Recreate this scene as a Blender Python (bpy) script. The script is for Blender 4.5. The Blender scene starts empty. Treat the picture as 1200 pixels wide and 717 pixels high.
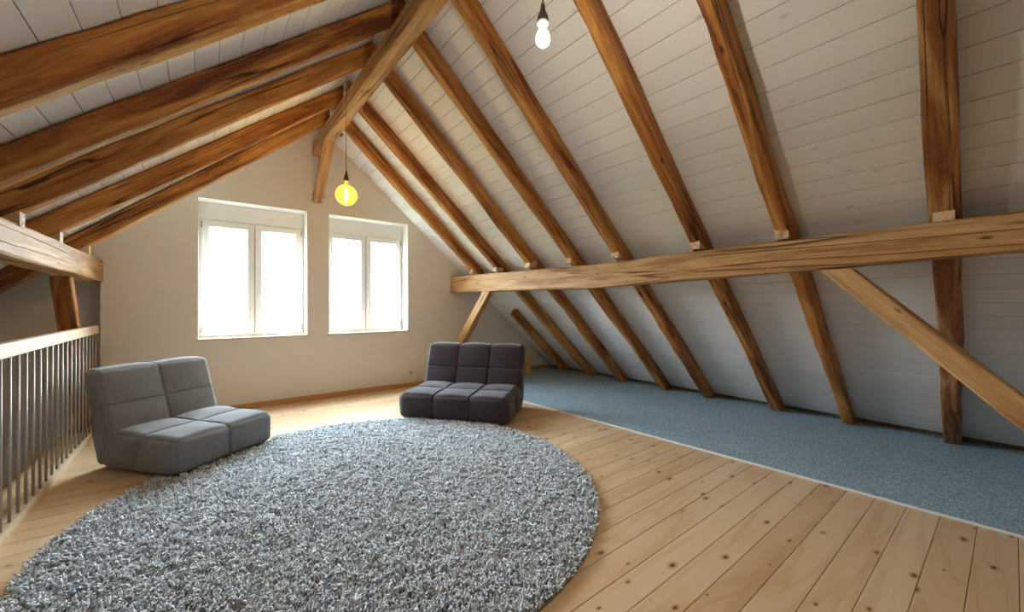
import bpy, bmesh, math, random
import numpy as np
from mathutils import Vector, Matrix, noise

# ------------------------------------------------------------------ camera, sky, light, exposure
SC = bpy.context.scene
COL = SC.collection
EYE = 1.25
YAW = math.atan(360 / 460.0)
cam = bpy.data.cameras.new('camera')
cam.sensor_fit = 'HORIZONTAL'
cam.sensor_width = 36.0
cam.lens = 460.0 / 1200.0 * 36.0
cam.shift_y = -2.5 / 1200.0
cam.clip_start = 0.02
cam.clip_end = 2000
cam_o = bpy.data.objects.new('camera', cam)
cam_o.location = (0, 0, EYE)
cam_o.rotation_euler = (math.pi / 2, 0, -YAW)
COL.objects.link(cam_o)
SC.camera = cam_o

SC.view_settings.view_transform = 'Standard'
SC.view_settings.look = 'None'
SC.view_settings.gamma = 1.0
SC.view_settings.use_curve_mapping = False
SC.view_settings.exposure = 2.4
SC.cycles.use_denoising = True
SC.cycles.max_bounces = 12
SC.cycles.diffuse_bounces = 8
SC.cycles.transparent_max_bounces = 16
SC.cycles.sample_clamp_indirect = 6.0
SC.cycles.caustics_reflective = False
SC.cycles.caustics_refractive = False

SKY = 12.0
world = bpy.data.worlds.new('overcast_sky')
SC.world = world
world.use_nodes = True
wn = world.node_tree.nodes
wl = world.node_tree.links
bgn = wn['Background']
tc = wn.new('ShaderNodeTexCoord')
sx = wn.new('ShaderNodeSeparateXYZ')
rp = wn.new('ShaderNodeValToRGB')
rp.color_ramp.elements[0].position = 0.0
rp.color_ramp.elements[0].color = (0.80, 0.91, 1.0, 1)
rp.color_ramp.elements[1].position = 1.0
rp.color_ramp.elements[1].color = (0.68, 0.84, 1.0, 1)
wl.new(tc.outputs['Generated'], sx.inputs[0])
wl.new(sx.outputs['Z'], rp.inputs[0])
wl.new(rp.outputs[0], bgn.inputs[0])
bgn.inputs[1].default_value = SKY

# ------------------------------------------------------------------ room measures (metres)
D = 5.62          # inner face of the window gable
LIN = 0.25        # thickness of its inner lining
YB = -3.6         # rear gable
XR = 1.164        # ridge
ZA = 3.585        # apex of the boarding
S = 0.84          # roof slope dz/dx
NL = math.sqrt(1 + S * S)
XF = 5.37         # right foot of the boarding
XL = -2.25        # left foot of the boarding
XV = -1.04        # edge of the stair opening
WIN = [(-0.058, 1.040), (1.303, 2.405)]
WZ = (0.852, 2.443)



def zr(x):
    return ZA - S * abs(x - XR)


def portal(loc, rx, sx_, sy_):
    l = bpy.data.lights.new('window_daylight', 'AREA')
    l.shape = 'RECTANGLE'
    l.size = sx_
    l.size_y = sy_
    l.cycles.is_portal = True
    o = bpy.data.objects.new('window_daylight', l)
    o.location = loc
    o.rotation_euler = (rx, 0, 0)
    COL.objects.link(o)
    return o


for a, b in WIN:
    portal(((a + b) / 2, D + LIN + 0.15, (WZ[0] + WZ[1]) / 2), -math.pi / 2, b - a, WZ[1] - WZ[0])




# ------------------------------------------------------------------ material helpers
class NT:
    def __init__(self, name):
        self.m = bpy.data.materials.new(name)
        self.m.use_nodes = True
        self.n = self.m.node_tree.nodes
        self.l = self.m.node_tree.links
        self.b = self.n['Principled BSDF']

    def node(self, t, **kw):
        n = self.n.new(t)
        for k, v in kw.items():
            setattr(n, k, v)
        return n

    def link(self, a, b):
        self.l.new(a, b)

    def coord(self, scale, offs=True, kind='Object'):
        tc = self.node('ShaderNodeTexCoord')
        mp = self.node('ShaderNodeMapping')
        mp.inputs['Scale'].default_value = scale
        if offs:
            oi = self.node('ShaderNodeObjectInfo')
            mu = self.node('ShaderNodeVectorMath', operation='SCALE')
            cx = self.node('ShaderNodeCombineXYZ')
            for i in range(3):
                self.link(oi.outputs['Random'], cx.inputs[i])
            self.link(cx.outputs[0], mu.inputs[0])
            mu.inputs['Scale'].default_value = 57.0
            ad = self.node('ShaderNodeVectorMath', operation='ADD')
            self.link(tc.outputs[kind], ad.inputs[0])
            self.link(mu.outputs[0], ad.inputs[1])
            self.link(ad.outputs[0], mp.inputs[0])
        else:
            self.link(tc.outputs[kind], mp.inputs[0])
        return mp.outputs[0]

    def noise(self, vec, scale, detail=4, rough=0.55, dist=0.0):
        n = self.node('ShaderNodeTexNoise')
        n.inputs['Scale'].default_value = scale
        n.inputs['Detail'].default_value = detail
        n.inputs['Roughness'].default_value = rough
        n.inputs['Distortion'].default_value = dist
        self.link(vec, n.inputs['Vector'])
        return n.outputs['Fac']

    def ramp(self, fac, stops, interp='LINEAR'):
        r = self.node('ShaderNodeValToRGB')
        r.color_ramp.interpolation = interp
        el = r.color_ramp.elements
        while len(el) < len(stops):
            el.new(0.5)
        for e, (p, c) in zip(el, stops):
            e.position = p
            e.color = (c[0], c[1], c[2], 1) if not isinstance(c, (int, float)) else (c, c, c, 1)
        self.link(fac, r.inputs[0])
        return r.outputs[0]

    def mix(self, fac, a, b, mode='MIX'):
        n = self.node('ShaderNodeMix', data_type='RGBA', blend_type=mode)
        for sock, v in ((n.inputs[0], fac), (n.inputs[6], a), (n.inputs[7], b)):
            if isinstance(v, (int, float)):
                sock.default_value = v
            elif isinstance(v, tuple):
                sock.default_value = (v[0], v[1], v[2], 1)
            else:
                self.link(v, sock)
        return n.outputs[2]

    def contour(self, vec, k, stops, detail=2, dist=0.6):
        n = self.noise(vec, 1.0, detail, 0.5, dist)
        m1 = self.node('ShaderNodeMath', operation='MULTIPLY')
        m1.inputs[1].default_value = k
        self.link(n, m1.inputs[0])
        m2 = self.node('ShaderNodeMath', operation='PINGPONG')
        m2.inputs[1].default_value = 1.0
        self.link(m1.outputs[0], m2.inputs[0])
        return self.ramp(m2.outputs[0], stops)

    def bump(self, h, strength, dist=0.01):
        n = self.node('ShaderNodeBump')
        n.inputs['Strength'].default_value = strength
        n.inputs['Distance'].default_value = dist
        self.link(h, n.inputs['Height'])
        self.link(n.outputs[0], self.b.inputs['Normal'])

    def set(self, color=None, rough=None, metal=None, spec=None):
        if color is not None:
            if isinstance(color, tuple):
                self.b.inputs['Base Color'].default_value = (*color, 1)
            else:
                self.link(color, self.b.inputs['Base Color'])
        if rough is not None:
            self.b.inputs['Roughness'].default_value = rough
        if metal is not None:
            self.b.inputs['Metallic'].default_value = metal
        if spec is not None:
            self.b.inputs['Specular IOR Level'].default_value = spec
        return self.m


def old_wood(name, light, mid, dark, rough=0.6, bright=1.0):
    t = NT(name)
    v = t.coord((0.8, 7, 7))
    big = t.noise(v, 1.4, 6, 0.65, 0.8)
    col = t.ramp(big, [(0.33, dark), (0.47, mid), (0.63, light)])
    v2 = t.coord((1.6, 60, 60))
    fib = t.noise(v2, 2.0, 3, 0.6)
    fr = t.ramp(fib, [(0.3, 0.72), (0.65, 1.08)])
    col = t.mix(0.8, col, fr, 'MULTIPLY')
    # grain figure
    wr = t.contour(t.coord((0.42, 5, 5)), 9.0, [(0.0, 0.55), (0.35, 1.0), (1.0, 1.06)])
    col = t.mix(0.55, col, wr, 'MULTIPLY')
    # drying cracks along the length
    v4 = t.coord((0.16, 7.5, 7.5))
    cr = t.noise(v4, 1.7, 1.5, 0.4, 0.0)
    crm = t.ramp(cr, [(0.482, 1.0), (0.5, 0.0), (0.518, 1.0)])
    gate = t.ramp(t.noise(t.coord((0.9, 2, 2)), 1.1, 2), [(0.46, 0.0), (0.56, 1.0)])
    crack = t.mix(gate, crm, (1, 1, 1))
    col = t.mix(crack, (dark[0] * 0.22, dark[1] * 0.2, dark[2] * 0.2), col)
    # knots
    v5 = t.coord((2.6, 7, 7))
    vo = t.node('ShaderNodeTexVoronoi')
    vo.inputs['Scale'].default_value = 1.0
    t.link(v5, vo.inputs['Vector'])
    kn = t.ramp(vo.outputs['Distance'], [(0.03, 1.0), (0.09, 0.0)])
    col = t.mix(kn, col, (dark[0] * 0.4, dark[1] * 0.35, dark[2] * 0.35))
    h = t.mix(0.5, crack, fr, 'MULTIPLY')
    t.bump(h, 0.5, 0.012)
    return t.set(col, rough, spec=0.3)


M = {}
M['rafter'] = old_wood('aged_rafter_wood', (0.60, 0.285, 0.075), (0.38, 0.14, 0.030), (0.15, 0.040, 0.010))
M['purlin'] = old_wood('planed_purlin_wood', (0.60, 0.365, 0.17), (0.50, 0.27, 0.105), (0.31, 0.14, 0.045))
M['ridge'] = old_wood('ridge_beam_wood', (0.58, 0.33, 0.14), (0.45, 0.22, 0.075), (0.26, 0.11, 0.035))
M['cut_wood'] = old_wood('fresh_cut_wood', (0.74, 0.56, 0.36), (0.66, 0.46, 0.27), (0.5, 0.32, 0.17))


def pine_floor():
    t = NT('knotty_pine_floor')
    oi = t.node('ShaderNodeObjectInfo')
    base = t.ramp(oi.outputs['Random'], [(0.0, (0.66, 0.455, 0.265)), (0.5, (0.72, 0.515, 0.315)), (1.0, (0.77, 0.575, 0.37))])
    g = t.contour(t.coord((0.5, 4.6, 0.0)), 8.0, [(0.0, (0.86, 0.78, 0.66)), (0.3, (0.98, 0.97, 0.95)), (1.0, (1.03, 1.03, 1.03))], 2, 0.9)
    col = t.mix(0.75, base, g, 'MULTIPLY')
    big = t.noise(t.coord((0.7, 3, 3)), 1.5, 3)
    col = t.mix(0.5, col, t.ramp(big, [(0.3, (0.90, 0.80, 0.68)), (0.7, (1.06, 1.06, 1.08))]), 'MULTIPLY')
    vo = t.node('ShaderNodeTexVoronoi')
    vo.inputs['Scale'].default_value = 1.0
    vo.voronoi_dimensions = '2D'
    vo.inputs['Randomness'].default_value = 1.0
    t.link(t.coord((4.2, 8.0, 0.0)), vo.inputs['Vector'])
    # only some knots are dark
    sp = t.node('ShaderNodeSeparateColor')
    t.link(vo.outputs['Color'], sp.inputs[0])
    sel = t.ramp(sp.outputs[0], [(0.55, 0.0), (0.75, 1.0)])
    sz = t.node('ShaderNodeMath', operation='MULTIPLY_ADD')
    sz.inputs[1].default_value = 1.1
    sz.inputs[2].default_value = 0.35
    t.link(sp.outputs[1], sz.inputs[0])
    dv = t.node('ShaderNodeMath', operation='DIVIDE')
    t.link(vo.outputs['Distance'], dv.inputs[0])
    t.link(sz.outputs[0], dv.inputs[1])
    ring = t.ramp(dv.outputs[0], [(0.06, 1.0), (0.15, 0.0)])
    core = t.ramp(dv.outputs[0], [(0.03, 1.0), (0.075, 0.0)])
    col = t.mix(t.mix(1.0, ring, sel, 'MULTIPLY'), col, (0.52, 0.31, 0.15))
    col = t.mix(t.mix(1.0, core, sel, 'MULTIPLY'), col, (0.13, 0.06, 0.03))
    t.bump(g, 0.08, 0.003)
    return t.set(col, 0.36, spec=0.4)


M['floor'] = pine_floor()


def light_pine(name, base, rough=0.45):
    t = NT(name)
    w = t.node('ShaderNodeTexWave', wave_type='BANDS', bands_direction='Z')
    w.inputs['Scale'].default_value = 3.0
    w.inputs['Distortion'].default_value = 5.0
    t.link(t.coord((0.5, 6, 6)), w.inputs['Vector'])
    g = t.ramp(w.outputs['Fac'], [(0.0, 0.85), (0.5, 1.0)])
    col = t.mix(0.8, base, g, 'MULTIPLY')
    return t.set(col, rough, spec=0.35)


M['rail'] = light_pine('pale_rail_wood', (0.76, 0.60, 0.42))
M['base'] = light_pine('skirting_pine', (0.56, 0.31, 0.12))
M['sill'] = light_pine('window_sill_wood', (0.74, 0.56, 0.38))


def glazed_plank():
    t = NT('white_glazed_boards')
    oi = t.node('ShaderNodeObjectInfo')
    base = t.ramp(oi.outputs['Random'], [(0.0, (0.74, 0.735, 0.73)), (1.0, (0.79, 0.785, 0.78))])
    f = t.noise(t.coord((1.2, 45, 45)), 1.6, 4)
    col = t.mix(0.5, base, t.ramp(f, [(0.3, 0.975), (0.7, 1.01)]), 'MULTIPLY')
    vo = t.node('ShaderNodeTexVoronoi')
    vo.inputs['Scale'].default_value = 1.0
    vo.voronoi_dimensions = '2D'
    t.link(t.coord((3.0, 7.5, 0.0)), vo.inputs['Vector'])
    kn = t.ramp(vo.outputs['Distance'], [(0.03, 1.0), (0.10, 0.0)])
    sp = t.node('ShaderNodeSeparateColor')
    t.link(vo.outputs['Color'], sp.inputs[0])
    sel = t.ramp(sp.outputs[1], [(0.5, 0.0), (0.9, 0.5)])
    col = t.mix(t.mix(1.0, kn, sel, 'MULTIPLY'), col, (0.46, 0.41, 0.37))
    return t.set(col, 0.7, spec=0.2)


M['plank'] = glazed_plank()


def plaster(name, c):
    t = NT(name)
    v = t.coord((1, 1, 1), False)
    n = t.noise(v, 90, 3)
    b = t.noise(v, 1.2, 2)
    col = t.mix(0.5, c, t.ramp(b, [(0.3, 0.97), (0.7, 1.02)]), 'MULTIPLY')
    t.bump(n, 0.05, 0.002)
    return t.set(col, 0.85, spec=0.2)


M['wall'] = plaster('warm_white_plaster', (0.745, 0.71, 0.665))
M['deck'] = NT('roof_deck_raw_wood').set((0.30, 0.19, 0.10), 0.8)
M['pvc'] = NT('white_window_plastic').set((0.82, 0.83, 0.84), 0.3)
M['gasket'] = NT('grey_window_gasket').set((0.25, 0.27, 0.28), 0.5)
M['steel'] = NT('brushed_steel').set((0.42, 0.40, 0.37), 0.5, 0.6)
M['socket_white'] = NT('socket_plastic').set((0.62, 0.50, 0.40), 0.4)
M['black'] = NT('dark_hole').set((0.03, 0.03, 0.03), 0.6)


def glass():
    t = NT('window_glass')
    tr = t.node('ShaderNodeBsdfTransparent')
    tr.inputs[0].default_value = (0.96, 0.98, 0.97, 1)
    gl = t.node('ShaderNodeBsdfGlossy')
    gl.inputs['Roughness'].default_value = 0.0
    mx = t.node('ShaderNodeMixShader')
    mx.inputs[0].default_value = 0.05
    t.link(tr.outputs[0], mx.inputs[1])
    t.link(gl.outputs[0], mx.inputs[2])
    t.link(mx.outputs[0], t.n['Material Output'].inputs[0])
    return t.m


M['glass'] = glass()


def fabric(name, c, hi, scale=520.0):
    t = NT(name)
    v = t.coord((1, 1, 1), False)
    f = t.noise(v, scale, 2, 0.7)
    g = t.noise(v, 14, 4, 0.6)
    col = t.mix(t.ramp(f, [(0.35, 0.0), (0.65, 1.0)]), c, hi)
    col = t.mix(0.6, col, t.ramp(g, [(0.3, 0.86), (0.7, 1.1)]), 'MULTIPLY')
    wr = t.noise(t.coord((1, 1, 1), False), 9, 3, 0.5, 0.8)
    hsum = t.mix(0.25, wr, f)
    t.bump(hsum, 0.35, 0.02)
    t.b.inputs['Sheen Weight'].default_value = 0.25
    t.b.inputs['Sheen Roughness'].default_value = 0.5
    return t.set(col, 0.9, spec=0.15)


M['sofa_grey'] = fabric('light_grey_upholstery', (0.165, 0.165, 0.173), (0.245, 0.245, 0.255))
M['sofa_plum'] = fabric('dark_plum_upholstery', (0.040, 0.030, 0.038), (0.068, 0.054, 0.066))


def pile(name, lo, hi):
    t = NT(name)
    g = t.node('ShaderNodeNewGeometry')
    col = t.ramp(g.outputs['Random Per Island'], [(0.0, lo), (0.5, tuple((a + b) / 2 for a, b in zip(lo, hi))), (1.0, hi)])
    return t.set(col, 0.95, spec=0.1)


M['pile'] = pile('shaggy_rug_yarn', (0.43, 0.46, 0.50), (0.91, 0.95, 0.99))
M['rug_back'] = NT('rug_backing').set((0.20, 0.20, 0.20), 0.95)


def flat_carpet():
    t = NT('blue_grey_loop_carpet')
    v = t.coord((1, 1, 1), False)
    vo = t.node('ShaderNodeTexVoronoi')
    vo.inputs['Scale'].default_value = 150
    t.link(v, vo.inputs['Vector'])
    sp = t.node('ShaderNodeSeparateColor')
    t.link(vo.outputs['Color'], sp.inputs[0])
    col = t.ramp(sp.outputs[0], [(0.0, (0.17, 0.265, 0.345)), (0.5, (0.33, 0.46, 0.565)), (1.0, (0.57, 0.70, 0.79))])
    big = t.noise(v, 3, 3)
    col = t.mix(0.5, col, t.ramp(big, [(0.3, 0.93), (0.7, 1.05)]), 'MULTIPLY')
    t.bump(t.ramp(vo.outputs['Distance'], [(0.0, 1.0), (0.6, 0.0)]), 0.6, 0.006)
    return t.set(col, 0.95, spec=0.1)


M['carpet'] = flat_carpet()
M['carpet_edge'] = NT('pale_carpet_binding').set((0.78, 0.80, 0.80), 0.8)


# ------------------------------------------------------------------ object helpers
def tag(o, label=None, cat=None, group=None, kind=None):
    if label:
        o['label'] = label
    if cat:
        o['category'] = cat
    if group:
        o['group'] = group
    if kind:
        o['kind'] = kind
    return o


def empty(name, loc=(0, 0, 0), rz=0.0):
    o = bpy.data.objects.new(name, None)
    o.empty_display_size = 0.1
    o.location = loc
    o.rotation_euler = (0, 0, rz)
    COL.objects.link(o)
    return o


def obj(name, me, mat=None, parent=None, smooth=False):
    if mat is not None and len(me.materials) == 0:
        me.materials.append(M[mat] if isinstance(mat, str) else mat)
    o = bpy.data.objects.new(name, me)
    COL.objects.link(o)
    if parent is not None:
        o.parent = parent
    if smooth:
        me.polygons.foreach_set('use_smooth', [True] * len(me.polygons))
    return o


def mesh(name, vs, fs):
    me = bpy.data.meshes.new(name)
    me.from_pydata([tuple(v) for v in vs], [], fs)
    bm = bmesh.new()
    bm.from_mesh(me)
    bmesh.ops.recalc_face_normals(bm, faces=bm.faces)
    bm.to_mesh(me)
    bm.free()
    me.update()
    return me


class MB:
    def __init__(self):
        self.v = []
        self.f = []

    def box(self, a, b):
        i = len(self.v)
        x0, y0, z0 = a
        x1, y1, z1 = b
        self.v += [(x0, y0, z0), (x1, y0, z0), (x1, y1, z0), (x0, y1, z0), (x0, y0, z1), (x1, y0, z1), (x1, y1, z1), (x0, y1, z1)]
        self.f += [(i, i + 3, i + 2, i + 1), (i + 4, i + 5, i + 6, i + 7), (i, i + 1, i + 5, i + 4), (i + 1, i + 2, i + 6, i + 5), (i + 2, i + 3, i + 7, i + 6), (i + 3, i, i + 4, i + 7)]
        return self

    def lathe(self, prof, c=(0, 0, 0), n=20, axis='z'):
        i0 = len(self.v)
        for r, z in prof:
            for k in range(n):
                a = 2 * math.pi * k / n
                p = (r * math.cos(a), r * math.sin(a), z)
                if axis == 'y':
                    p = (p[0], p[2], p[1])
                self.v.append((c[0] + p[0], c[1] + p[1], c[2] + p[2]))
        for j in range(len(prof) - 1):
            for k in range(n):
                k2 = (k + 1) % n
                self.f.append((i0 + j * n + k, i0 + j * n + k2, i0 + (j + 1) * n + k2, i0 + (j + 1) * n + k))
        self.f.append(tuple(i0 + k for k in range(n))[::-1])
        self.f.append(tuple(i0 + (len(prof) - 1) * n + k for k in range(n)))
        return self

    def tube(self, pts, r, n=8):
        i0 = len(self.v)
        pts = [Vector(p) for p in pts]
        for j, p in enumerate(pts):
            t = (pts[min(j + 1, len(pts) - 1)] - pts[max(j - 1, 0)]).normalized()
            up = Vector((0, 0, 1)) if abs(t.z) < 0.9 else Vector((1, 0, 0))
            a = t.cross(up).normalized()
            b = t.cross(a)
            for k in range(n):
                an = 2 * math.pi * k / n
                self.v.append(tuple(p + a * (r * math.cos(an)) + b * (r * math.sin(an))))
        for j in range(len(pts) - 1):
            for k in range(n):
                k2 = (k + 1) % n
                self.f.append((i0 + j * n + k, i0 + j * n + k2, i0 + (j + 1) * n + k2, i0 + (j + 1) * n + k))
        self.f.append(tuple(i0 + k for k in range(n)))
        self.f.append(tuple(i0 + (len(pts) - 1) * n + k for k in range(n))[::-1])
        return self

    def build(self, name, mat, parent=None, smooth=False, bevel=0.0, seg=2):
        me = mesh(name, self.v, self.f)
        if bevel:
            bm = bmesh.new()
            bm.from_mesh(me)
            bmesh.ops.bevel(bm, geom=list(bm.edges), offset=bevel, segments=seg, affect='EDGES', profile=0.6)
            bm.to_mesh(me)
            bm.free()
        return obj(name, me, mat, parent, smooth)


def beam(name, p0, p1, w, d, up, mat, parent=None, seed=0, rough=0.006, bow=0.0, cham=0.014, cut0=None, cut1=None, prof=None, n=None):
    """Hewn timber from p0 to p1 (centre line). w across, d along `up`. cut = (point, normal) end planes.
    prof(t) -> (dz_top, dz_bottom) extra offsets along the depth axis."""
    p0 = Vector(p0)
    p1 = Vector(p1)
    ax = (p1 - p0)
    L = ax.length
    ax.normalize()
    up = Vector(up)
    zx = (up - ax * up.dot(ax)).normalized()
    yx = zx.cross(ax).normalized()
    n = n or max(8, int(L / 0.16))
    hw, hd = w / 2, d / 2
    # corner start / end along the axis, honouring the end cuts
    Mx = Matrix((ax, yx, zx)).transposed().to_4x4()
    Mx.translation = p0
    vs, fs = [], []
    rnd = random.Random(seed)
    sd = [Vector((rnd.uniform(-90, 90), rnd.uniform(-90, 90), 0)) for _ in range(12)]
    K = 12
    for i in range(n + 1):
        t = i / n
        bz = bow * 4 * t * (1 - t)
        dt, db = prof(t) if prof else (0, 0)
        ring = []
        for q, (sy, sz) in enumerate(((1, 1), (-1, 1), (-1, -1), (1, -1))):
            c = cham * (0.45 + 1.3 * max(0.0, 0.5 + noise.noise(sd[q] + Vector((t * L * 1.3, 0, 0)))))
            oy = noise.noise(sd[4 + q] + Vector((t * L * 1.1, 0, 0))) * rough + noise.noise(sd[4 + q] + Vector((t * L * 6, 7, 0))) * rough * 0.65
            oz = noise.noise(sd[8 + q] + Vector((t * L * 1.1, 0, 0))) * rough + noise.noise(sd[8 + q] + Vector((t * L * 6, 3, 0))) * rough * 0.65
            if sz > 0:
                oz = min(oz, 0.0)
            cy = sy * hw + oy
            cz = sz * hd + oz + bz + (dt if sz > 0 else db)
            pts = [(cy, cz - sz * c), (cy - sy * c * 0.3, cz - sz * c * 0.3), (cy - sy * c, cz)]
            if sy * sz < 0:
                pts.reverse()
            ring += pts
        for (y, z) in ring:
            base = p0 + yx * y + zx * z
            s0, s1 = 0.0, L
            if cut0:
                s0 = (Vector(cut0[0]) - base).dot(Vector(cut0[1])) / ax.dot(Vector(cut0[1]))
            if cut1:
                s1 = (Vector(cut1[0]) - base).dot(Vector(cut1[1])) / ax.dot(Vector(cut1[1]))
            vs.append((s0 + (s1 - s0) * t, y, z))
    for i in range(n):
        for k in range(K):
            k2 = (k + 1) % K
            fs.append((i * K + k, i * K + k2, (i + 1) * K + k2, (i + 1) * K + k))
    fs.append(tuple(range(K))[::-1])
    fs.append(tuple(n * K + k for k in range(K)))
    me = mesh(name, vs, fs)
    o = obj(name, me, mat, parent)
    if parent is not None:
        o.matrix_world = Mx
        o.matrix_parent_inverse = parent.matrix_world.inverted() if parent.matrix_world != Matrix() else Matrix()
    else:
        o.matrix_world = Mx
    return o


# ------------------------------------------------------------------ setting: floor
rnd = random.Random(4)
floor = tag(empty('floor'), 'knotty pine plank floor of the attic room', 'floor', kind='structure')
BW = 0.1405
yy = D - 0.002
Y_OPEN = 1.3
def board_mesh(x0, x1):
    w = BW - 0.0022
    c = 0.0016
    cs = [(-w / 2, -0.024), (-w / 2, -c), (-w / 2 + c, 0), (w / 2 - c, 0), (w / 2, -c), (w / 2, -0.024)]
    vs = [(x0, y, z) for y, z in cs] + [(x1, y, z) for y, z in cs]
    fs = [(k, (k + 1) % 6, 6 + (k + 1) % 6, 6 + k) for k in range(6)] + [tuple(range(6)), tuple(range(11, 5, -1))]
    return mesh('floor_board', vs, fs)
bm_short = board_mesh(XV, 5.52)
bm_long = board_mesh(-2.2, 5.52)
y = 0.1245 + BW * 39 - BW / 2
while y > YB:
    o = obj('floor_board', bm_short if y > Y_OPEN else bm_long, 'floor', floor)
    o.location = (0, y, 0)
    y -= BW
MB().box((XV + 0.002, YB, -0.25), (5.6, D + 0.2, -0.026)).build('subfloor', 'deck', floor)
tag(MB().box((XV - 0.022, Y_OPEN, -0.3), (XV, D + LIN, 0.0)).build('trim_1', 'base'), 'wooden fascia board along the edge of the stair opening', 'trim', kind='structure')
tag(MB().box((-2.4, Y_OPEN - 1.5, -2.75), (XV + 0.4, D + 0.5, -2.65)).build('floor_lower', 'floor'), 'lower landing floor at the bottom of the stairwell', 'floor', kind='structure')

# ------------------------------------------------------------------ setting: gable walls
def wall_mesh(name, xs, zs, y0, y1, solid):
    vs, fs, idx = [], [], {}
    def V(x, yv, z):
        k = (round(x, 4), round(yv, 4), round(z, 4))
        if k not in idx:
            idx[k] = len(vs)
            vs.append(k)
        return idx[k]
    nx, nz = len(xs) - 1, len(zs) - 1
    S_ = [[solid((xs[i] + xs[i + 1]) / 2, (zs[j] + zs[j + 1]) / 2) for j in range(nz)] for i in range(nx)]
    g = lambda i, j: 0 <= i < nx and 0 <= j < nz and S_[i][j]
    for i in range(nx):
        for j in range(nz):
            if not S_[i][j]:
                continue
            a, b, c, d = xs[i], xs[i + 1], zs[j], zs[j + 1]
            fs.append((V(a, y0, c), V(b, y0, c), V(b, y0, d), V(a, y0, d)))
            fs.append((V(a, y1, c), V(a, y1, d), V(b, y1, d), V(b, y1, c)))
            if not g(i - 1, j):
                fs.append((V(a, y0, c), V(a, y0, d), V(a, y1, d), V(a, y1, c)))
            if not g(i + 1, j):
                fs.append((V(b, y0, c), V(b, y1, c), V(b, y1, d), V(b, y0, d)))
            if not g(i, j - 1):
                fs.append((V(a, y0, c), V(a, y1, c), V(b, y1, c), V(b, y0, c)))
            if not g(i, j + 1):
                fs.append((V(a, y0, d), V(b, y0, d), V(b, y1, d), V(a, y1, d)))
    return mesh(name, vs, fs)


def in_win(x, z):
    return WZ[0] < z < WZ[1] and any(a < x < b for a, b in WIN)


xs = [-3.0, -0.925, -0.822, WIN[0][0], WIN[0][1], WIN[1][0], WIN[1][1], 6.0]
zs = [-2.7, -0.02, WZ[0], 1.58, WZ[1], 4.1]
def lining(x, z):
    if in_win(x, z):
        return False
    if x < -0.925:
        return False
    if x < -0.822:
        return z > 1.58
    return z > -0.3
gw = empty('wall_gable')
tag(gw, 'warm white gable wall holding the pair of windows', 'wall', kind='structure')
obj('wall_lining', wall_mesh('wall_lining', xs, zs, D, D + LIN, lining), 'wall', gw)
obj('outer_wall', wall_mesh('outer_wall', xs, zs, D + LIN, D + LIN + 0.14, lambda x, z: not in_win(x, z)), 'wall', gw)
tag(MB().box((-3.0, YB - 0.2, -2.7), (6.0, YB, 4.1)).build('wall_rear', 'wall'), 'plain white gable wall behind the viewer', 'wall', kind='structure')
tag(MB().box((XL - 0.15, YB, -2.7), (XL - 0.02, D + LIN, zr(XL) + 0.02)).build('wall_left', 'wall'), 'white side wall of the stairwell under the roof slope', 'wall', kind='structure')
tag(MB().box((5.53, YB, -0.25), (5.6, D + 0.1, 0.30)).build('wall_right', 'wall'), 'low knee wall behind the foot of the right roof slope', 'wall', kind='structure')
tag(MB().box((XV, YB, -2.7), (XV + 0.1, D + LIN, -0.251)).build('wall_landing', 'wall'), 'white wall of the stairwell below the floor edge', 'wall', kind='structure')
tag(MB().box((-3.0, YB - 0.2, -2.7), (XV, Y_OPEN, -0.03)).build('wall_stair', 'wall'), 'white wall closing the near end of the stairwell', 'wall', kind='structure')

# ------------------------------------------------------------------ setting: boarded roof slopes
def slope(name, sgn, pitch, x_end, label):
    root = tag(empty(name), label, 'ceiling', kind='structure')
    nrm = Vector((sgn * S, 0, 1)).normalized()          # upward normal
    dn = Vector((sgn, 0, -S)).normalized()               # down the slope
    L = abs(x_end - XR) * NL
    w = pitch - 0.0030
    c = 0.0014
    th = 0.016
    ln = D - YB
    cs = [(-w / 2, th), (-w / 2, c), (-w / 2 + c, 0), (w / 2 - c, 0), (w / 2, c), (w / 2, th)]
    vs = [(0, a, b) for a, b in cs] + [(ln, a, b) for a, b in cs]
    fs = [(k, (k + 1) % 6, 6 + (k + 1) % 6, 6 + k) for k in range(6)] + [tuple(range(6)), tuple(range(11, 5, -1))]
    me = mesh('ceiling_board', vs, fs)
    me.materials.append(M['plank'])
    # local X along the ridge, Y down the slope, Z along the upward normal
    X = Vector((0, 1, 0))
    R = Matrix((X, nrm.cross(X), nrm)).transposed().to_4x4()
    # phase chosen so that the joints fall where they do in the room
    s = (0.0 if sgn > 0 else 0.0)
    ref = (2.717 - XR) * NL if sgn > 0 else (XR + 0.477) * NL
    s = ref % pitch - pitch / 2
    while s > -pitch * 0.45:
        s -= pitch
    s += pitch
    while s < L - 0.02:
        p = Vector((XR, YB, ZA)) + dn * s
        o = obj('ceiling_board', me, None, root)
        o.matrix_world = Matrix.Translation(p) @ R
        s += pitch
    # deck behind the joints
    def deck(sa, sb, ya, yb):
        vs = []
        for q in (ya, yb):
            for (ss, hh) in ((sa, 0.0165), (sb, 0.0165), (sb, 0.17), (sa, 0.17)):
                p = Vector((XR, 0, ZA)) + dn * ss + nrm * hh
                vs.append((p.x, q, p.z))
        obj('roof_deck', mesh('roof_deck', vs, [(0, 1, 2, 3), (7, 6, 5, 4), (0, 4, 5, 1), (1, 5, 6, 2), (2, 6, 7, 3), (3, 7, 4, 0)]), 'deck', root)
    se = L + 0.45
    deck(-0.16, se, YB - 0.2, D + LIN + 0.1)
    return root


slope('ceiling_right', 1, 0.1327, XF, 'white glazed boards of the long roof slope above the carpet')
slope('ceiling_left', -1, 0.1416, XL, 'white glazed boards of the roof slope above the railing')

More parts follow.
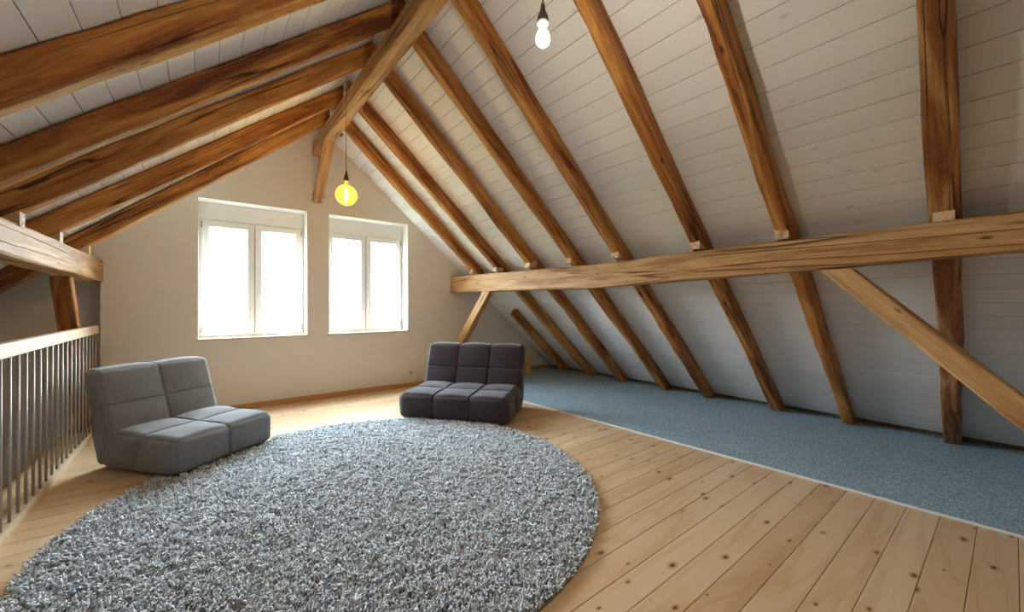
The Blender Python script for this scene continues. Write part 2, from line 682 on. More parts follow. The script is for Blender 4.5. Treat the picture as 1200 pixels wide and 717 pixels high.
# ------------------------------------------------------------------ timbers
RW, RD = 0.092, 0.138
OFF = RD * NL

def rafter_line(sgn, x, y, off):
    return Vector((x, y, zr(x) - off * NL))


R_Y = [(4.90, 5.17), (4.33, 4.53), (3.59, 3.89), (2.95, 3.15), (2.33, 2.53), (1.545, 1.74), (0.965, 1.10), (0.197, 0.385)]
R_LBL = ['rafter of the long boarded slope nearest the window gable, ending on the purlin',
         'second rafter from the window gable on the long boarded slope',
         'third rafter from the window gable on the long boarded slope',
         'fourth rafter from the window gable on the long boarded slope',
         'fifth rafter from the window gable on the long boarded slope',
         'sixth rafter from the window gable on the long boarded slope',
         'cracked golden rafter just before the diagonal brace on the long slope',
         'dark reddish rafter crossed by the diagonal brace under the purlin']
PURX = 3.13      # inner face of the right purlin
M['rafter_dark'] = old_wood('red_brown_rafter_wood', (0.46, 0.24, 0.09), (0.27, 0.095, 0.03), (0.13, 0.04, 0.012))
xi = XR + 0.002
for i, (ya, yb) in enumerate(R_Y):
    hoff = RD / 2
    RW_ = 0.112 if i == 7 else RW
    def P(x, extra=0.0):
        t = (x - 1.3) / (5.2 - 1.3)
        return Vector((x, ya + (yb - ya) * t - RW_ / 2, zr(x) - (hoff + 0.0015) * NL))
    x1 = 5.2 if i else PURX + 0.22
    if i == 0:
        cut1 = (Vector((PURX + 0.2, 0, 0)), Vector((1, 0, 0)))
    else:
        cut1 = (Vector((0, 0, 0.0145)), Vector((0, 0, 1)))
    o = beam('rafter', P(xi), P(x1), RW_, RD, (S, 0, 1), 'rafter_dark' if i == 7 else 'rafter', None, 20 + i, rough=0.012, bow=rnd.uniform(-0.004, 0.0), cham=0.015, cut0=(Vector((xi, 0, 0)), Vector((1, 0, 0))), cut1=cut1)
    tag(o, R_LBL[i], 'rafter', 'rafters of the long slope')
    # light packing block between rafter and purlin
    xb = PURX + 0.012
    yb_ = P(xb).y
    zt = 1.80
    zb = 1.70
    m = MB()
    m.box((xb - 0.016, yb_ - RW * 0.42, zb - 0.004), (xb + 0.10, yb_ + RW * 0.46, zt))
    ob = m.build('packing_block', 'cut_wood')
    ob.parent = o
    ob.matrix_parent_inverse = o.matrix_world.inverted()

# short rafter stub under the purlin beside the gable
stub = beam('rafter_stub', (3.99, 5.10 - RW / 2, zr(3.99) - (RD / 2 + 0.0015) * NL), (5.2, 5.17 - RW / 2, zr(5.2) - (RD / 2 + 0.0015) * NL), RW, RD, (S, 0, 1), 'rafter', None, 77, rough=0.01, cham=0.02, cut1=(Vector((0, 0, 0.0145)), Vector((0, 0, 1))))
tag(stub, 'short dark rafter stub under the purlin, beside the window gable', 'rafter')

L_Y = [(5.02, 5.02), (4.46, 4.20), (3.60, 3.44), (2.97, 2.94), (2.24, 2.29), (1.52, 1.52)]
L_LBL = ['rafter of the slope above the railing, next to the window gable',
         'second rafter from the window gable on the slope above the railing',
         'third rafter from the window gable on the slope above the railing',
         'fourth rafter from the window gable on the slope above the railing',
         'thick golden rafter with a long crack, fifth from the window gable above the railing',
         'sixth rafter from the window gable on the slope above the railing']
PLX = -0.80      # inner face of the left purlin
xi2 = XR - 0.002
for i, (ya, yb) in enumerate(L_Y):
    hoff = RD / 2
    def P(x):
        t = (1.0 - x) / (1.0 + 0.8)
        return Vector((x, ya + (yb - ya) * t - (RW / 2 if i else 0.0), zr(x) - (hoff + 0.0015) * NL))
    o = beam('rafter', P(xi2), P(-2.2), RW, RD, (-S, 0, 1), 'rafter', None, 50 + i, rough=0.012, bow=rnd.uniform(-0.004, 0.0), cham=0.015, cut0=(Vector((xi2, 0, 0)), Vector((1, 0, 0))), cut1=(Vector((-2.2, 0, 0)), Vector((1, 0, 0))))
    tag(o, L_LBL[i], 'rafter', 'rafters above the railing')
    xb = PLX - 0.012
    yb_ = P(xb).y
    zt = 1.785
    zb = 1.675
    ob = MB().box((xb - 0.10, yb_ - RW * 0.42, zb), (xb + 0.014, yb_ + RW * 0.46, zt)).build('packing_block', 'cut_wood')
    ob.parent = o
    ob.matrix_parent_inverse = o.matrix_world.inverted()

# ridge beam with its brace
rb = beam('ridge_beam', (XR, YB, 3.265), (XR, D, 3.265), 0.130, 0.17, (0, 0, 1), 'ridge', None, 91, rough=0.006, cham=0.016, n=50)
tag(rb, 'long brown ridge beam running along the top of the roof', 'beam')
hk = MB().box((1.222, 4.68, 3.165), (1.236, 4.76, 3.181)).build('hook', 'black')
hk.parent = rb
hk.matrix_parent_inverse = rb.matrix_world.inverted()
# ridge brace: from under the ridge beam down to the gable
br = beam('ridge_brace', (XR, 4.98, 3.235), (XR, 5.60, 2.60), 0.125, 0.10, (0, 1, 1), 'ridge', None, 92, rough=0.008, cham=0.016,
          cut0=(Vector((0, 0, 3.179)), Vector((0, 0, 1))), cut1=(Vector((0, 5.612, 2.585)), Vector((0, 0.55, -0.8))))
tag(br, 'short diagonal brace from the ridge beam down to the window gable', 'beam')

# purlins
def purlin_prof(stops_t, stops_top, stops_bot):
    def f(t):
        return (float(np.interp(t, stops_t, stops_top)), float(np.interp(t, stops_t, stops_bot)))
    return f
ty = lambda yv: (yv - YB) / (D - YB)
pr = beam('purlin', (PURX + 0.10, YB, 1.565), (PURX + 0.10, D, 1.565), 0.20, 0.25, (0, 0, 1), 'purlin', None, 101, rough=0.006, cham=0.014, n=56,
          prof=purlin_prof([ty(-3.6), ty(0), ty(0.6), ty(1.36), ty(2.7), ty(5.62)], [0.02, 0.018, 0.0, -0.008, -0.036, 0.0], [0.07, 0.07, 0.045, 0.02, -0.028, -0.01]))
tag(pr, 'long light brown purlin beam carrying the rafters above the blue carpet', 'beam')
pl = beam('purlin', (PLX - 0.095, YB, 1.585), (PLX - 0.095, D, 1.585), 0.19, 0.22, (0, 0, 1), 'purlin', None, 102, rough=0.007, cham=0.018, n=56,
          prof=purlin_prof([ty(-3.6), ty(3.1), ty(4.6), ty(5.62)], [0.0, 0.0, 0.0, 0.0], [0.03, 0.025, 0.01, -0.005]))
tag(pl, 'purlin beam running above the stair railing', 'beam')

# braces under the purlins
bR = beam('purlin_brace', (3.20, 0.90, 1.68), (3.20, -0.80, -0.09), 0.11, 0.118, (0, -1, 1), 'purlin', None, 111, rough=0.006, cham=0.010,
          cut0=(Vector((0, 0, 1.47)), Vector((0, 0, 1))), cut1=(Vector((0, 0, 0.0)), Vector((0, 0, 1))))
tag(bR, 'long light brown diagonal brace crossing the dark rafter under the purlin', 'beam')
bF = beam('purlin_brace', (3.20, 4.64, 1.42), (3.20, 5.62, 0.42), 0.10, 0.135, (0, 1, 1), 'purlin', None, 112, rough=0.006, cham=0.012,
          cut0=(Vector((0, 0, 1.432)), Vector((0, 0, 1))), cut1=(Vector((0, D - 0.001, 0)), Vector((0, 1, 0))))
tag(bF, 'short diagonal brace from the purlin end to the wall behind the plum sofa', 'beam')
bL = beam('purlin_brace', (-0.947, 4.93, 1.47), (-0.947, 5.66, 0.22), 0.12, 0.12, (0, 1, 0.6), 'rafter', None, 113, rough=0.006, cham=0.010,
          cut0=(Vector((0, 0, 1.478)), Vector((0, 0, 1))), cut1=(Vector((0, D + LIN - 0.001, 0)), Vector((0, 1, 0))))
tag(bL, 'brown timber brace under the purlin above the handrail', 'beam')

# ------------------------------------------------------------------ windows
def window(name, x0, x1, label):
    root = tag(empty(name, ((x0 + x1) / 2, D + LIN - 0.02, WZ[0])), label, 'window', kind='structure')
    ox, oy, oz = root.location
    W = (x1 - x0)
    hw = W / 2
    ztop = WZ[1] - WZ[0]
    zb = 0.0
    zs_ = 2.243 - WZ[0]       # top of the fixed frame
    fy0, fy1 = -0.005, 0.075
    m = MB()
    m.box((-hw, fy0, 0.0), (-hw + 0.045, fy1, zs_)).box((hw - 0.045, fy0, 0.0), (hw, fy1, zs_))
    m.box((-hw + 0.045, fy0, 0.0), (hw - 0.045, fy1, 0.045)).box((-hw + 0.045, fy0, zs_ - 0.03), (hw - 0.045, fy1, zs_))
    m.build('window_frame', 'pvc', root, bevel=0.004)
    MB().box((-hw, -0.012, zs_), (hw, fy1, ztop)).build('shutter_box', 'pvc', root, bevel=0.004)
    for sgn in (-1, 1):
        a, b = (-hw + 0.03, -0.0035) if sgn < 0 else (0.0035, hw - 0.03)
        z0, z1 = 0.018, zs_ - 0.008
        y0, y1 = -0.022, 0.05
        r = 0.070
        m = MB()
        m.box((a, y0, z0), (a + r, y1, z1)).box((b - r, y0, z0), (b, y1, z1)).box((a + r, y0, z0), (b - r, y1, z0 + r)).box((a + r, y0, z1 - r), (b - r, y1, z1))
        if sgn < 0:
            m.box((b - 0.02, 0.036, z0), (b + 0.03, 0.049, z1))
        sash = m.build('sash', 'pvc', root, bevel=0.006)
        g = MB()
        e = 0.006
        A, B, Z0, Z1 = a + r, b - r, z0 + r, z1 - r
        g.box((A, 0.006, Z0), (A + e, 0.012, Z1)).box((B - e, 0.006, Z0), (B, 0.012, Z1)).box((A + e, 0.006, Z0), (B - e, 0.012, Z0 + e)).box((A + e, 0.006, Z1 - e), (B - e, 0.012, Z1))
        g.build('gasket', 'gasket', sash)
        MB().box((A, 0.016, Z0), (B, 0.020, Z1)).build('pane', 'glass', sash)
        hx = a - 0.002 if sgn < 0 else b + 0.002
        for hz in (z1 - 0.09, z0 + 0.04):
            MB().lathe([(0.007, 0), (0.007, 0.07)], (hx, y0 - 0.004, hz), 10).build('hinge', 'steel', sash, smooth=False)
        if sgn > 0:
            m = MB().box((a + 0.022, y0 - 0.008, 0.44), (a + 0.050, y0, 0.51))
            m.box((a + 0.028, y0 - 0.036, 0.40), (a + 0.044, y0 - 0.022, 0.492))
            m.box((a + 0.030, y0 - 0.024, 0.474), (a + 0.042, y0 - 0.006, 0.488))
            m.build('handle', 'pvc', sash, bevel=0.003)
    sl = MB().box((-hw - 0.016, -LIN - 0.012 + 0.02, -0.020), (hw + 0.022, 0.0, 0.003)).build('window_sill', 'sill', root, bevel=0.003)
    return root


window('window_1', WIN[0][0], WIN[0][1], 'white double casement window behind the light grey sofa')
window('window_2', WIN[1][0], WIN[1][1], 'white double casement window between the first one and the roof slope')

# skirting boards
tag(MB().box((-0.82, D - 0.016, 0.0005), (3.05, D - 0.0005, 0.066)).build('baseboard_gable', 'base', bevel=0.003), 'brown wooden skirting board along the window wall', 'baseboard', kind='structure')
tag(MB().box((3.06, D - 0.016, 0.0135), (5.3, D - 0.0005, 0.072)).build('baseboard_carpet', 'base', bevel=0.003), 'wooden skirting board where the carpet meets the gable', 'baseboard', kind='structure')

# ------------------------------------------------------------------ carpet along the right slope
cx = lambda yv: 3.428 - 0.0597 * yv
car = tag(empty('carpet', (0, 0, 0)), 'blue grey loop carpet strip lying under the roof slope', 'carpet')
vs = []
ns = 12
for k in range(ns + 1):
    yv = YB + 0.02 + (D - 0.02 - YB - 0.02) * k / ns
    vs += [(cx(yv) + 0.012, yv, 0.0006), (5.50, yv, 0.0006), (5.50, yv, 0.0125), (cx(yv) + 0.012, yv, 0.0125)]
fs = []
for k in range(ns):
    for q in range(4):
        q2 = (q + 1) % 4
        fs.append((k * 4 + q, k * 4 + q2, k * 4 + 4 + q2, k * 4 + 4 + q))
fs += [(0, 1, 2, 3), tuple(ns * 4 + q for q in (3, 2, 1, 0))]
obj('carpet_field', mesh('carpet_field', vs, fs), 'carpet', car)
vs = []
for yv in (YB + 0.02, D - 0.02):
    for (dx, z) in ((0, 0.0006), (0, 0.009), (0.004, 0.0135), (0.0115, 0.0135), (0.0115, 0.0006)):
        vs.append((cx(yv) + dx, yv, z))
obj('carpet_binding', mesh('carpet_binding', vs, [(k, (k + 1) % 5, 5 + (k + 1) % 5, 5 + k) for k in range(5)] + [(0, 1, 2, 3, 4), (9, 8, 7, 6, 5)]), 'carpet_edge', car)

# upright board standing on the carpet behind the plum sofa
ub = MB().box((-0.055, -0.02, 0), (0.055, 0.02, 0.405)).build('wooden_board', 'base', bevel=0.004)
ub.location = (4.42, 5.20, 0.0127)
ub.rotation_euler = (0, 0, -YAW * 0.6)
tag(ub, 'short upright wooden board standing on the carpet behind the plum sofa', 'board')

# wall socket low on the gable
ws = tag(empty('wall_socket', (2.455, D, 0.215)), 'small round wall socket low on the window gable beside the plum sofa', 'socket')
MB().lathe([(0.030, -0.001), (0.030, -0.007), (0.027, -0.010)], (0, 0, 0), 20, 'y').build('socket_plate', 'socket_white', ws)
MB().lathe([(0.016, -0.0101), (0.016, -0.0108)], (0, 0, 0), 16, 'y').build('socket_insert', 'base', ws)

# ------------------------------------------------------------------ railing by the stair opening
rail = tag(empty('stair_railing', (-0.85, 3.7, 0)), 'stair railing of steel rods under a pale wooden handrail', 'railing')
RX = 0.0
hr = MB().box((-0.03, 1.30 - 3.7, 0.958), (0.018, D - 0.004 - 3.7, 1.040)).build('handrail', 'rail', rail, bevel=0.009, seg=3)
kb = MB().box((-0.045, 1.30 - 3.7, 0.0008), (0.022, 3.585 - 3.7, 0.048)).build('base_rail', 'rail', rail, bevel=0.003)
kb2 = MB().box((-0.045, 3.589 - 3.7, 0.0008), (0.022, D - 0.02 - 3.7, 0.048)).build('base_rail', 'rail', rail, bevel=0.003)
mbal = None
yv = D - 0.075
bal_me = mesh('baluster', *(lambda m: (m.v, m.f))(MB().lathe([(0.0075, 0.047), (0.0075, 0.960)], (0, 0, 0), 12)))
bal_me.materials.append(M['steel'])
bal_me.polygons.foreach_set('use_smooth', [len(p.vertices) == 4 for p in bal_me.polygons])
k = 0
while True:
    yv = 3.28 + 0.1265 * (18 - k)
    k += 1
    if yv < 1.4:
        break
    if yv > D - 0.04:
        continue
    o = obj('baluster', bal_me, None, rail)
    o.location = (0.003, yv - 3.7, 0)

# ------------------------------------------------------------------ sofas
def cushion(name, quad, w, seams_x, seam_b, seam_c, mat, parent, r=0.05, puff=0.016, nx=72, nb=30, nc=26, groove=0.022):
    """Upholstered block: quad = profile corners (y,z): bottom front, top front, top rear, bottom rear."""
    (fb, ft, rt, rb_) = [Vector((0, a, b)) for a, b in quad]
    Dm = ((rb_ - fb).length + (rt - ft).length) / 2
    Hm = ((ft - fb).length + (rt - rb_).length) / 2
    dims = (w, Dm, Hm)
    bm = bmesh.new()
    idx = {}
    N = (nx, nb, nc)
    def V(i, j, k):
        key = (i, j, k)
        if key in idx:
            return idx[key]
        p = Vector((i / nx * w, j / nb * Dm, k / nc * Hm))
        q = Vector([min(max(p[a], r), dims[a] - r) for a in range(3)])
        nrm = p - q
        if nrm.length > 1e-9:
            nrm.normalize()
            pos = q + nrm * r
        else:
            pos = p
            nrm = Vector((0, 0, 1))
        d = 0.0
        bottom = max(0.0, 1 - p.z / 0.05)
        # bulge between seams
        edges = [0.0] + list(seams_x) + [w]
        for a0, a1 in zip(edges, edges[1:]):
            if a0 <= p.x <= a1:
                fx = (p.x - a0) / (a1 - a0)
        bx = 1 - abs(2 * fx - 1) ** 2.4
        def along(val, L, seam):
            if seam is None:
                f = val / L
            else:
                f = val / seam if val < seam else (val - seam) / (L - seam)
            return 1 - abs(2 * f - 1) ** 2.4
        bb = along(p.y, Dm, seam_b * Dm if seam_b else None)
        bc = along(p.z, Hm, seam_c * Hm if seam_c else None)
        ax_, ay_, az_ = abs(nrm.x), abs(nrm.y), abs(nrm.z)
        d += puff * (ax_ * min(bb, 1) * bc + ay_ * bx * (0.4 + 0.6 * bc) + az_ * bx * bb)
        g = 0.0
        for s in seams_x:
            g = max(g, math.exp(-((p.x - s) / 0.0075) ** 2) * (1 - ax_))
        if seam_b:
            g = max(g, math.exp(-((p.y - seam_b * Dm) / 0.0075) ** 2) * (1 - ay_) * (0.5 if ax_ > 0.7 else 1))
        if seam_c:
            g = max(g, math.exp(-((p.z - seam_c * Hm) / 0.0075) ** 2) * (1 - az_) * (0.4 if ax_ > 0.7 else 1))
        d -= groove * g
        d += noise.noise(Vector((p.x * 7, p.y * 7, p.z * 7 + w))) * 0.004
        pos = pos + nrm * d * (1 - bottom)
        # to the profile quad
        b, c = pos.y / Dm, pos.z / Hm
        lo = fb.lerp(rb_, b)
        hi = ft.lerp(rt, b)
        P = lo.lerp(hi, c)
        v = bm.verts.new((pos.x, P.y, max(P.z, 0.0)))
        idx[key] = v
        return v
    def face(a, b, c, d):
        try:
            bm.faces.new((a, b, c, d))
        except ValueError:
            pass
    for i in range(nx):
        for j in range(nb):
            face(V(i, j, 0), V(i, j + 1, 0), V(i + 1, j + 1, 0), V(i + 1, j, 0))
            face(V(i, j, nc), V(i + 1, j, nc), V(i + 1, j + 1, nc), V(i, j + 1, nc))
    for i in range(nx):
        for k in range(nc):
            face(V(i, 0, k), V(i + 1, 0, k), V(i + 1, 0, k + 1), V(i, 0, k + 1))
            face(V(i, nb, k), V(i, nb, k + 1), V(i + 1, nb, k + 1), V(i + 1, nb, k))
    for j in range(nb):
        for k in range(nc):
            face(V(0, j, k), V(0, j, k + 1), V(0, j + 1, k + 1), V(0, j + 1, k))
            face(V(nx, j, k), V(nx, j + 1, k), V(nx, j + 1, k + 1), V(nx, j, k + 1))
    bmesh.ops.recalc_face_normals(bm, faces=bm.faces)
    me = bpy.data.meshes.new(name)
    bm.to_mesh(me)
    bm.free()
    return obj(name, me, mat, parent, True)


def sofa(name, loc, rz, w, ncol, mat, label):
    root = tag(empty(name, loc, rz), label, 'sofa')
    sx_ = [w * k / ncol for k in range(1, ncol)]
    cushion('seat', [(0.0, 0.0), (0.0, 0.272), (0.66, 0.285), (0.775, 0.0)], w, sx_, 0.52, None, mat, root, r=0.062, puff=0.026, groove=0.016, nx=66 * ncol, nb=90, nc=28)
    cushion('backrest', [(0.60, 0.16), (0.785, 0.735), (0.935, 0.735), (0.79, 0.0)], w, sx_, None, 0.54, mat, root, r=0.036, puff=0.019, groove=0.012, nx=66 * ncol, nb=20, nc=96)
    return root


SZ = 0.0075
SL = ((-0.169, 3.642, SZ), 0.649, 0.826)
SR = ((1.652, 4.116, SZ), -0.898, 1.216)
sofa('lounge_sofa', SL[0], SL[1], SL[2], 2, 'sofa_grey', 'low light grey two-section lounge sofa beside the stair railing')
sofa('lounge_sofa', SR[0], SR[1], SR[2], 3, 'sofa_plum', 'low dark plum three-section lounge sofa at the edge of the carpet')

# ------------------------------------------------------------------ round shaggy rug
RC = Vector((0.868, 2.71, 0))
RR = 1.545
rug = tag(empty('round_rug', (RC.x, RC.y, 0)), 'large round shaggy grey rug on the pine floor', 'rug')
MB().lathe([(RR - 0.012, 0.0006), (RR - 0.008, 0.003), (RR - 0.010, 0.0062)], (0, 0, 0), 160).build('backing', 'rug_back', rug)
rg = np.random.default_rng(5)
sp = 0.0128
gx, gy = np.meshgrid(np.arange(-RR, RR, sp), np.arange(-RR, RR, sp * 0.88))
gx = gx + (np.arange(gx.shape[0]) % 2)[:, None] * sp / 2
px = (gx + rg.uniform(-0.45, 0.45, gx.shape) * sp).ravel()
py = (gy + rg.uniform(-0.45, 0.45, gy.shape) * sp).ravel()
rr_ = np.hypot(px, py)
keep = rr_ < RR - 0.012
for (l, a, w) in (SL, SR):
    dx, dy = px + RC.x - l[0], py + RC.y - l[1]
    u = dx * math.cos(a) + dy * math.sin(a)
    v = -dx * math.sin(a) + dy * math.cos(a)
    keep &= ~((u > -0.004) & (u < w + 0.004) & (v > -0.012) & (v < 0.82))
px, py, rr_ = px[keep], py[keep], rr_[keep]
N = len(px)
# clumps of yarn share a lean, as in a trodden shag pile
def field(x, y, f, s):
    return np.sin(x * f * 1.7 + s + 1.3 * np.sin(y * f + s * 2)) * np.cos(y * f * 1.3 - s + 1.1 * np.sin(x * f * 0.8))
cl = 0.032
ci = np.floor(px / cl + 0.35 * field(px, py, 40, 1.0)).astype(int)
cj = np.floor(py / cl + 0.35 * field(px, py, 43, 2.0)).astype(int)
hsh = (np.sin(ci * 127.1 + cj * 311.7) * 43758.5453) % 1.0
hsh2 = (np.sin(ci * 269.5 + cj * 183.3) * 43758.5453) % 1.0
ang = hsh * 2 * np.pi + rg.normal(0, 0.9, N)
lean = 0.010 + 0.018 * rg.random(N)
hgt = (0.016 + 0.020 * hsh2 + 0.007 * rg.random(N))
out = np.clip((rr_ - (RR - 0.05)) / 0.05, 0, 1)
lx = np.cos(ang) * lean * (1 - 0.6 * out) + px / rr_.clip(0.01) * 0.012 * out
ly = np.sin(ang) * lean * (1 - 0.6 * out) + py / rr_.clip(0.01) * 0.012 * out
hgt = hgt * (1 - 0.25 * out)
rad = 0.0043 + 0.0016 * rg.random(N)
tw = rg.uniform(0, 2 * np.pi, N)
lev = [(0.0, 0.0, 1.0), (0.30, 0.55, 1.15), (0.75, 0.92, 1.0), (1.15, 0.86, 0.45)]
V = np.zeros((N, 4, 3, 3))
for a, (f, hz, rs) in enumerate(lev):
    for b in range(3):
        th = tw + b * 2 * np.pi / 3
        V[:, a, b, 0] = px + lx * f + np.cos(th) * rad * rs
        V[:, a, b, 1] = py + ly * f + np.sin(th) * rad * rs
        V[:, a, b, 2] = 0.0055 + hgt * hz + (np.sin(th + 1) * rad * 0.5 if a > 1 else 0)
fl = []
for a in range(3):
    for b in range(3):
        b2 = (b + 1) % 3
        fl.append((a * 3 + b, a * 3 + b2, a * 3 + 3 + b2, a * 3 + 3 + b))
quad = np.array(fl)
Fq = (np.arange(N)[:, None, None] * 12 + quad[None]).reshape(-1, 4)
Ft = (np.arange(N)[:, None] * 12 + np.array([9, 10, 11])[None])
nq, ntri = len(Fq), len(Ft)
me = bpy.data.meshes.new('pile')
me.vertices.add(N * 12)
me.vertices.foreach_set('co', V.reshape(-1))
me.loops.add(nq * 4 + ntri * 3)
me.loops.foreach_set('vertex_index', np.concatenate([Fq.ravel(), Ft.ravel()]).astype(np.int32))
me.polygons.add(nq + ntri)
me.polygons.foreach_set('loop_start', np.concatenate([np.arange(nq) * 4, nq * 4 + np.arange(ntri) * 3]).astype(np.int32))
me.polygons.foreach_set('use_smooth', np.ones(nq + ntri, dtype=bool))
me.update(calc_edges=True)
me.validate()
po = obj('pile', me, 'pile', rug)
tag(po, kind='stuff')

# ------------------------------------------------------------------ pendant lamps
def emis(name, col, strength):
    t = NT(name)
    t.b.inputs['Base Color'].default_value = (*col, 1)
    t.b.inputs['Emission Color'].default_value = (*col, 1)
    t.b.inputs['Emission Strength'].default_value = strength
    return t.m


def tinted_glass(name, tint, gloss=0.08, frost=None):
    t = NT(name)
    tr = t.node('ShaderNodeBsdfTransparent')
    tr.inputs[0].default_value = (*tint, 1)
    gl = t.node('ShaderNodeBsdfGlossy')
    gl.inputs['Roughness'].default_value = 0.03
    lw = t.node('ShaderNodeLayerWeight')
    lw.inputs['Blend'].default_value = 0.35
    mm = t.node('ShaderNodeMath', operation='MULTIPLY_ADD')
    mm.inputs[1].default_value = 0.5
    mm.inputs[2].default_value = gloss
    t.link(lw.outputs['Fresnel'], mm.inputs[0])
    mx = t.node('ShaderNodeMixShader')
    t.link(mm.outputs[0], mx.inputs[0])
    t.link(tr.outputs[0], mx.inputs[1])
    t.link(gl.outputs[0], mx.inputs[2])
    outp = mx.outputs[0]
    if frost:
        tl = t.node('ShaderNodeBsdfTranslucent')
        tl.inputs[0].default_value = (*frost[0], 1)
        mf = t.node('ShaderNodeMixShader')
        mf.inputs[0].default_value = frost[1]
        t.link(outp, mf.inputs[1])
        t.link(tl.outputs[0], mf.inputs[2])
        outp = mf.outputs[0]
    t.link(outp, t.n['Material Output'].inputs[0])
    return t.m


M['cord'] = NT('rust_fabric_cord').set((0.30, 0.13, 0.06), 0.8)
M['socket_dark'] = NT('dark_bronze_socket').set((0.035, 0.022, 0.018), 0.4, 0.3)
M['socket_grey'] = NT('grey_brown_socket').set((0.14, 0.12, 0.10), 0.55)
M['amber'] = tinted_glass('amber_bulb_glass', (1.0, 0.84, 0.42), 0.05, ((1.0, 0.72, 0.22), 0.05))
M['clear'] = tinted_glass('clear_bulb_glass', (1.0, 0.97, 0.9), 0.05, ((1.0, 0.96, 0.88), 0.01))
M['filament_amber'] = emis('amber_filament', (1.0, 0.78, 0.22), 9.0)
M['filament_white'] = emis('white_filament', (1.0, 0.92, 0.72), 26.0)
M['cap'] = NT('brass_bulb_cap').set((0.75, 0.55, 0.2), 0.3, 0.9)


def pendant(loc, ztop, sock_top, bulb_top, prof, filr, filz, socket_mat, glass_mat, fil_mat, watts, col, label):
    """loc = x,y ; heights absolute"""
    root = tag(empty('pendant_lamp', (loc[0], loc[1], ztop)), label, 'lamp')
    z = lambda a: a - ztop
    MB().tube([(0, 0, 0), (0, 0, z(sock_top) - 0.004)], 0.0032, 8).build('cord', 'cord', root, True)
    h = sock_top - bulb_top
    MB().lathe([(0.005, z(sock_top)), (0.009, z(sock_top) - 0.1 * h), (0.011, z(sock_top) - 0.35 * h), (0.021, z(sock_top) - 0.6 * h), (0.0235, z(sock_top) - 0.75 * h), (0.0235, z(bulb_top) + 0.004), (0.019, z(bulb_top))], (0, 0, 0), 24).build('lamp_socket', socket_mat, root, True)
    b = MB().lathe([(r, z(zz)) for r, zz in prof], (0, 0, 0), 32).build('bulb', glass_mat, root, True)
    MB().lathe([(0.0135, z(bulb_top) + 0.002), (0.0135, z(bulb_top) - 0.012)], (0, 0, 0), 20).build('bulb_cap', 'cap', b, True)
    pts = []
    nseg = 90
    for i in range(nseg + 1):
        t = i / nseg
        a = t * 2 * math.pi * 6
        rr = filr * (0.55 + 0.45 * math.sin(math.pi * t))
        pts.append((rr * math.cos(a), rr * math.sin(a), z(filz[0] + (filz[1] - filz[0]) * t)))
    MB().tube(pts, 0.0022, 6).build('filament', fil_mat, b, True)
    l = bpy.data.lights.new('bulb_light', 'POINT')
    l.energy = watts
    l.color = col
    l.shadow_soft_size = 0.02
    lo = bpy.data.objects.new('bulb_light', l)
    COL.objects.link(lo)
    lo.location = (loc[0], loc[1], (filz[0] + filz[1]) / 2)
    return root


def globe(cz, R, neck, top):
    pr_ = [(0.0145, top), (neck, top - 0.012), (neck * 1.1, top - 0.02)]
    a0 = math.asin(neck * 1.25 / R)
    for i in range(0, 23):
        a = a0 + (math.pi - a0) * i / 22
        pr_.append((max(R * math.sin(a), 0.0008), cz + R * math.cos(a)))
    return pr_


PX1, PY1 = 1.092, 4.03
cz1 = 2.315
pendant((PX1, PY1), 3.33, 2.555, 2.452, globe(cz1, 0.102, 0.020, 2.452), 0.016, (cz1 - 0.07, cz1 + 0.065), 'socket_dark', 'amber', 'filament_amber', 4.0, (1.0, 0.62, 0.25),
        'pendant lamp with a big amber globe bulb hanging before the windows')
PX2, PY2 = 1.092, 1.19
pb = 2.393
a60 = [(0.0145, pb), (0.0150, pb - 0.012), (0.019, pb - 0.022), (0.0255, pb - 0.036), (0.0295, pb - 0.050), (0.0302, pb - 0.060), (0.0285, pb - 0.071), (0.023, pb - 0.081), (0.014, pb - 0.088), (0.001, pb - 0.0905)]
pendant((PX2, PY2), 3.33, 2.483, pb, a60, 0.009, (pb - 0.072, pb - 0.030), 'socket_grey', 'clear', 'filament_white', 7.0, (1.0, 0.92, 0.82),
        'pendant lamp with a small clear bright bulb under the ridge beam')

# thin string tied round the ridge brace, reaching to the amber globe
st = tag(empty('string', (XR, 5.53, 2.63)), 'thin string tied round the ridge brace and stretched to the amber globe', 'string')
loop = [(-0.068, -0.045, -0.012), (0.068, -0.045, -0.012), (0.068, 0.075, 0.05), (-0.068, 0.075, 0.05), (-0.068, -0.045, -0.012)]
MB().tube(loop, 0.003, 6).build('knot_loop', 'cord', st)
MB().tube([(-0.068, -0.045, -0.012), (-0.069, -0.7, -0.15), (-0.071, PY1 + 0.1 - 5.53, cz1 - 2.63 + 0.005)], 0.0022, 6).build('string_span', 'cord', st)

# ------------------------------------------------------------------ outside
def field_mat():
    t = NT('pale_meadow')
    n = t.noise(t.coord((1, 1, 1), False), 0.05, 4)
    col = t.ramp(n, [(0.35, (0.055, 0.080, 0.032)), (0.65, (0.075, 0.095, 0.042))])
    return t.set(col, 1.0, spec=0.0)


M['meadow'] = field_mat()
gxs = np.linspace(-420, 620, 53)
gys = np.concatenate([np.linspace(-60, 120, 10), np.linspace(150, 620, 24)])
vs, fs = [], []
for b in gys:
    for a in gxs:
        h = -4.2 + 8.6 * (0.5 - 0.5 * math.cos(math.pi * min(max((b - 60) / 420, 0), 1))) + 0.8 * noise.noise(Vector((a * 0.008, b * 0.008, 0)))
        vs.append((a, b, h))
nxg = len(gxs)
for j in range(len(gys) - 1):
    for i in range(nxg - 1):
        fs.append((j * nxg + i, j * nxg + i + 1, (j + 1) * nxg + i + 1, (j + 1) * nxg + i))
fld = obj('meadow', mesh('meadow', vs, fs), 'meadow', None, True)
tag(fld, 'pale green meadow rising to the horizon outside the windows', 'meadow', kind='stuff')


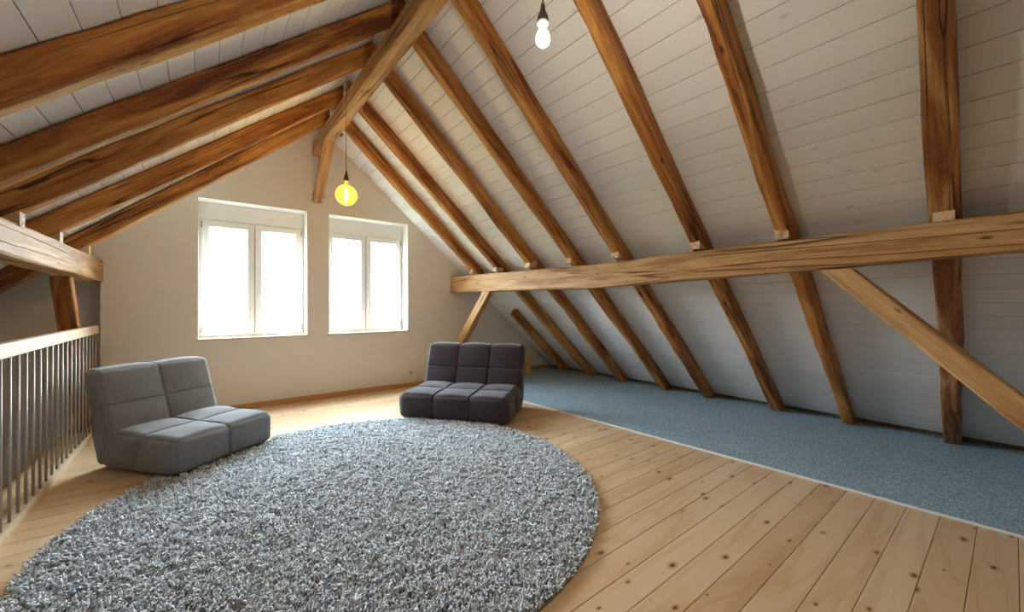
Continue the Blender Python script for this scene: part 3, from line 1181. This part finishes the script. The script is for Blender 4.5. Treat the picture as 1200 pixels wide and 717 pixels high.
def leaf_mat(name, c):
    t = NT(name)
    n = t.noise(t.coord((1, 1, 1)), 1.2, 3)
    return t.set(t.mix(0.6, c, t.ramp(n, [(0.3, 0.8), (0.7, 1.15)]), 'MULTIPLY'), 1.0, spec=0.0)


M['leaf_grey'] = leaf_mat('grey_green_foliage', (0.060, 0.070, 0.050))
M['leaf_gold'] = leaf_mat('autumn_foliage', (0.13, 0.095, 0.045))
M['trunk'] = NT('tree_trunk').set((0.16, 0.12, 0.09), 0.9)


def ground_h(a, b):
    return -4.2 + 8.6 * (0.5 - 0.5 * math.cos(math.pi * min(max((b - 60) / 420, 0), 1))) + 0.8 * noise.noise(Vector((a * 0.008, b * 0.008, 0)))


def tree(u_px, dist, hgt, mat, label, group, seed):
    d = Vector((math.sin(YAW) + math.cos(YAW) * (u_px - 600) / 460, math.cos(YAW) - math.sin(YAW) * (u_px - 600) / 460, 0))
    k = dist / d.y
    x, y = d.x * k, d.y * k
    z = ground_h(x, y) - 0.2
    root = tag(empty('tree', (x, y, z)), label, 'tree', group)
    MB().lathe([(0.22, 0), (0.16, hgt * 0.45)], (0, 0, 0), 8).build('trunk', 'trunk', root)
    bm = bmesh.new()
    r = random.Random(seed)
    for q in range(7):
        c = Vector((r.uniform(-0.28, 0.28) * hgt, r.uniform(-0.28, 0.28) * hgt, hgt * r.uniform(0.45, 0.8)))
        res = bmesh.ops.create_icosphere(bm, subdivisions=2, radius=hgt * r.uniform(0.2, 0.32), matrix=Matrix.Translation(c))
        for v in res['verts']:
            v.co += (v.co - c) * 0.35 * noise.noise(v.co * (2.2 / hgt * 3))
    me_ = bpy.data.meshes.new('crown')
    bm.to_mesh(me_)
    bm.free()
    obj('crown', me_, mat, root, True)


for i, (u, h_) in enumerate([(247, 4.0), (252, 4.6), (257, 3.8), (262, 3.0)]):
    tree(u, 462 + 14 * (i % 2), h_, 'leaf_grey', 'small grey green tree on the horizon, seen through the window behind the grey sofa', 'grey trees on the horizon', 300 + i)
for i, (u, h_) in enumerate([(391, 4.6), (396, 5.4), (401, 6.0), (406, 5.2), (411, 4.0), (416, 3.2)]):
    tree(u, 462 + 14 * (i % 2), h_, 'leaf_gold', 'small yellowish tree on the horizon, seen through the window nearer the roof slope', 'yellowish trees on the horizon', 320 + i)
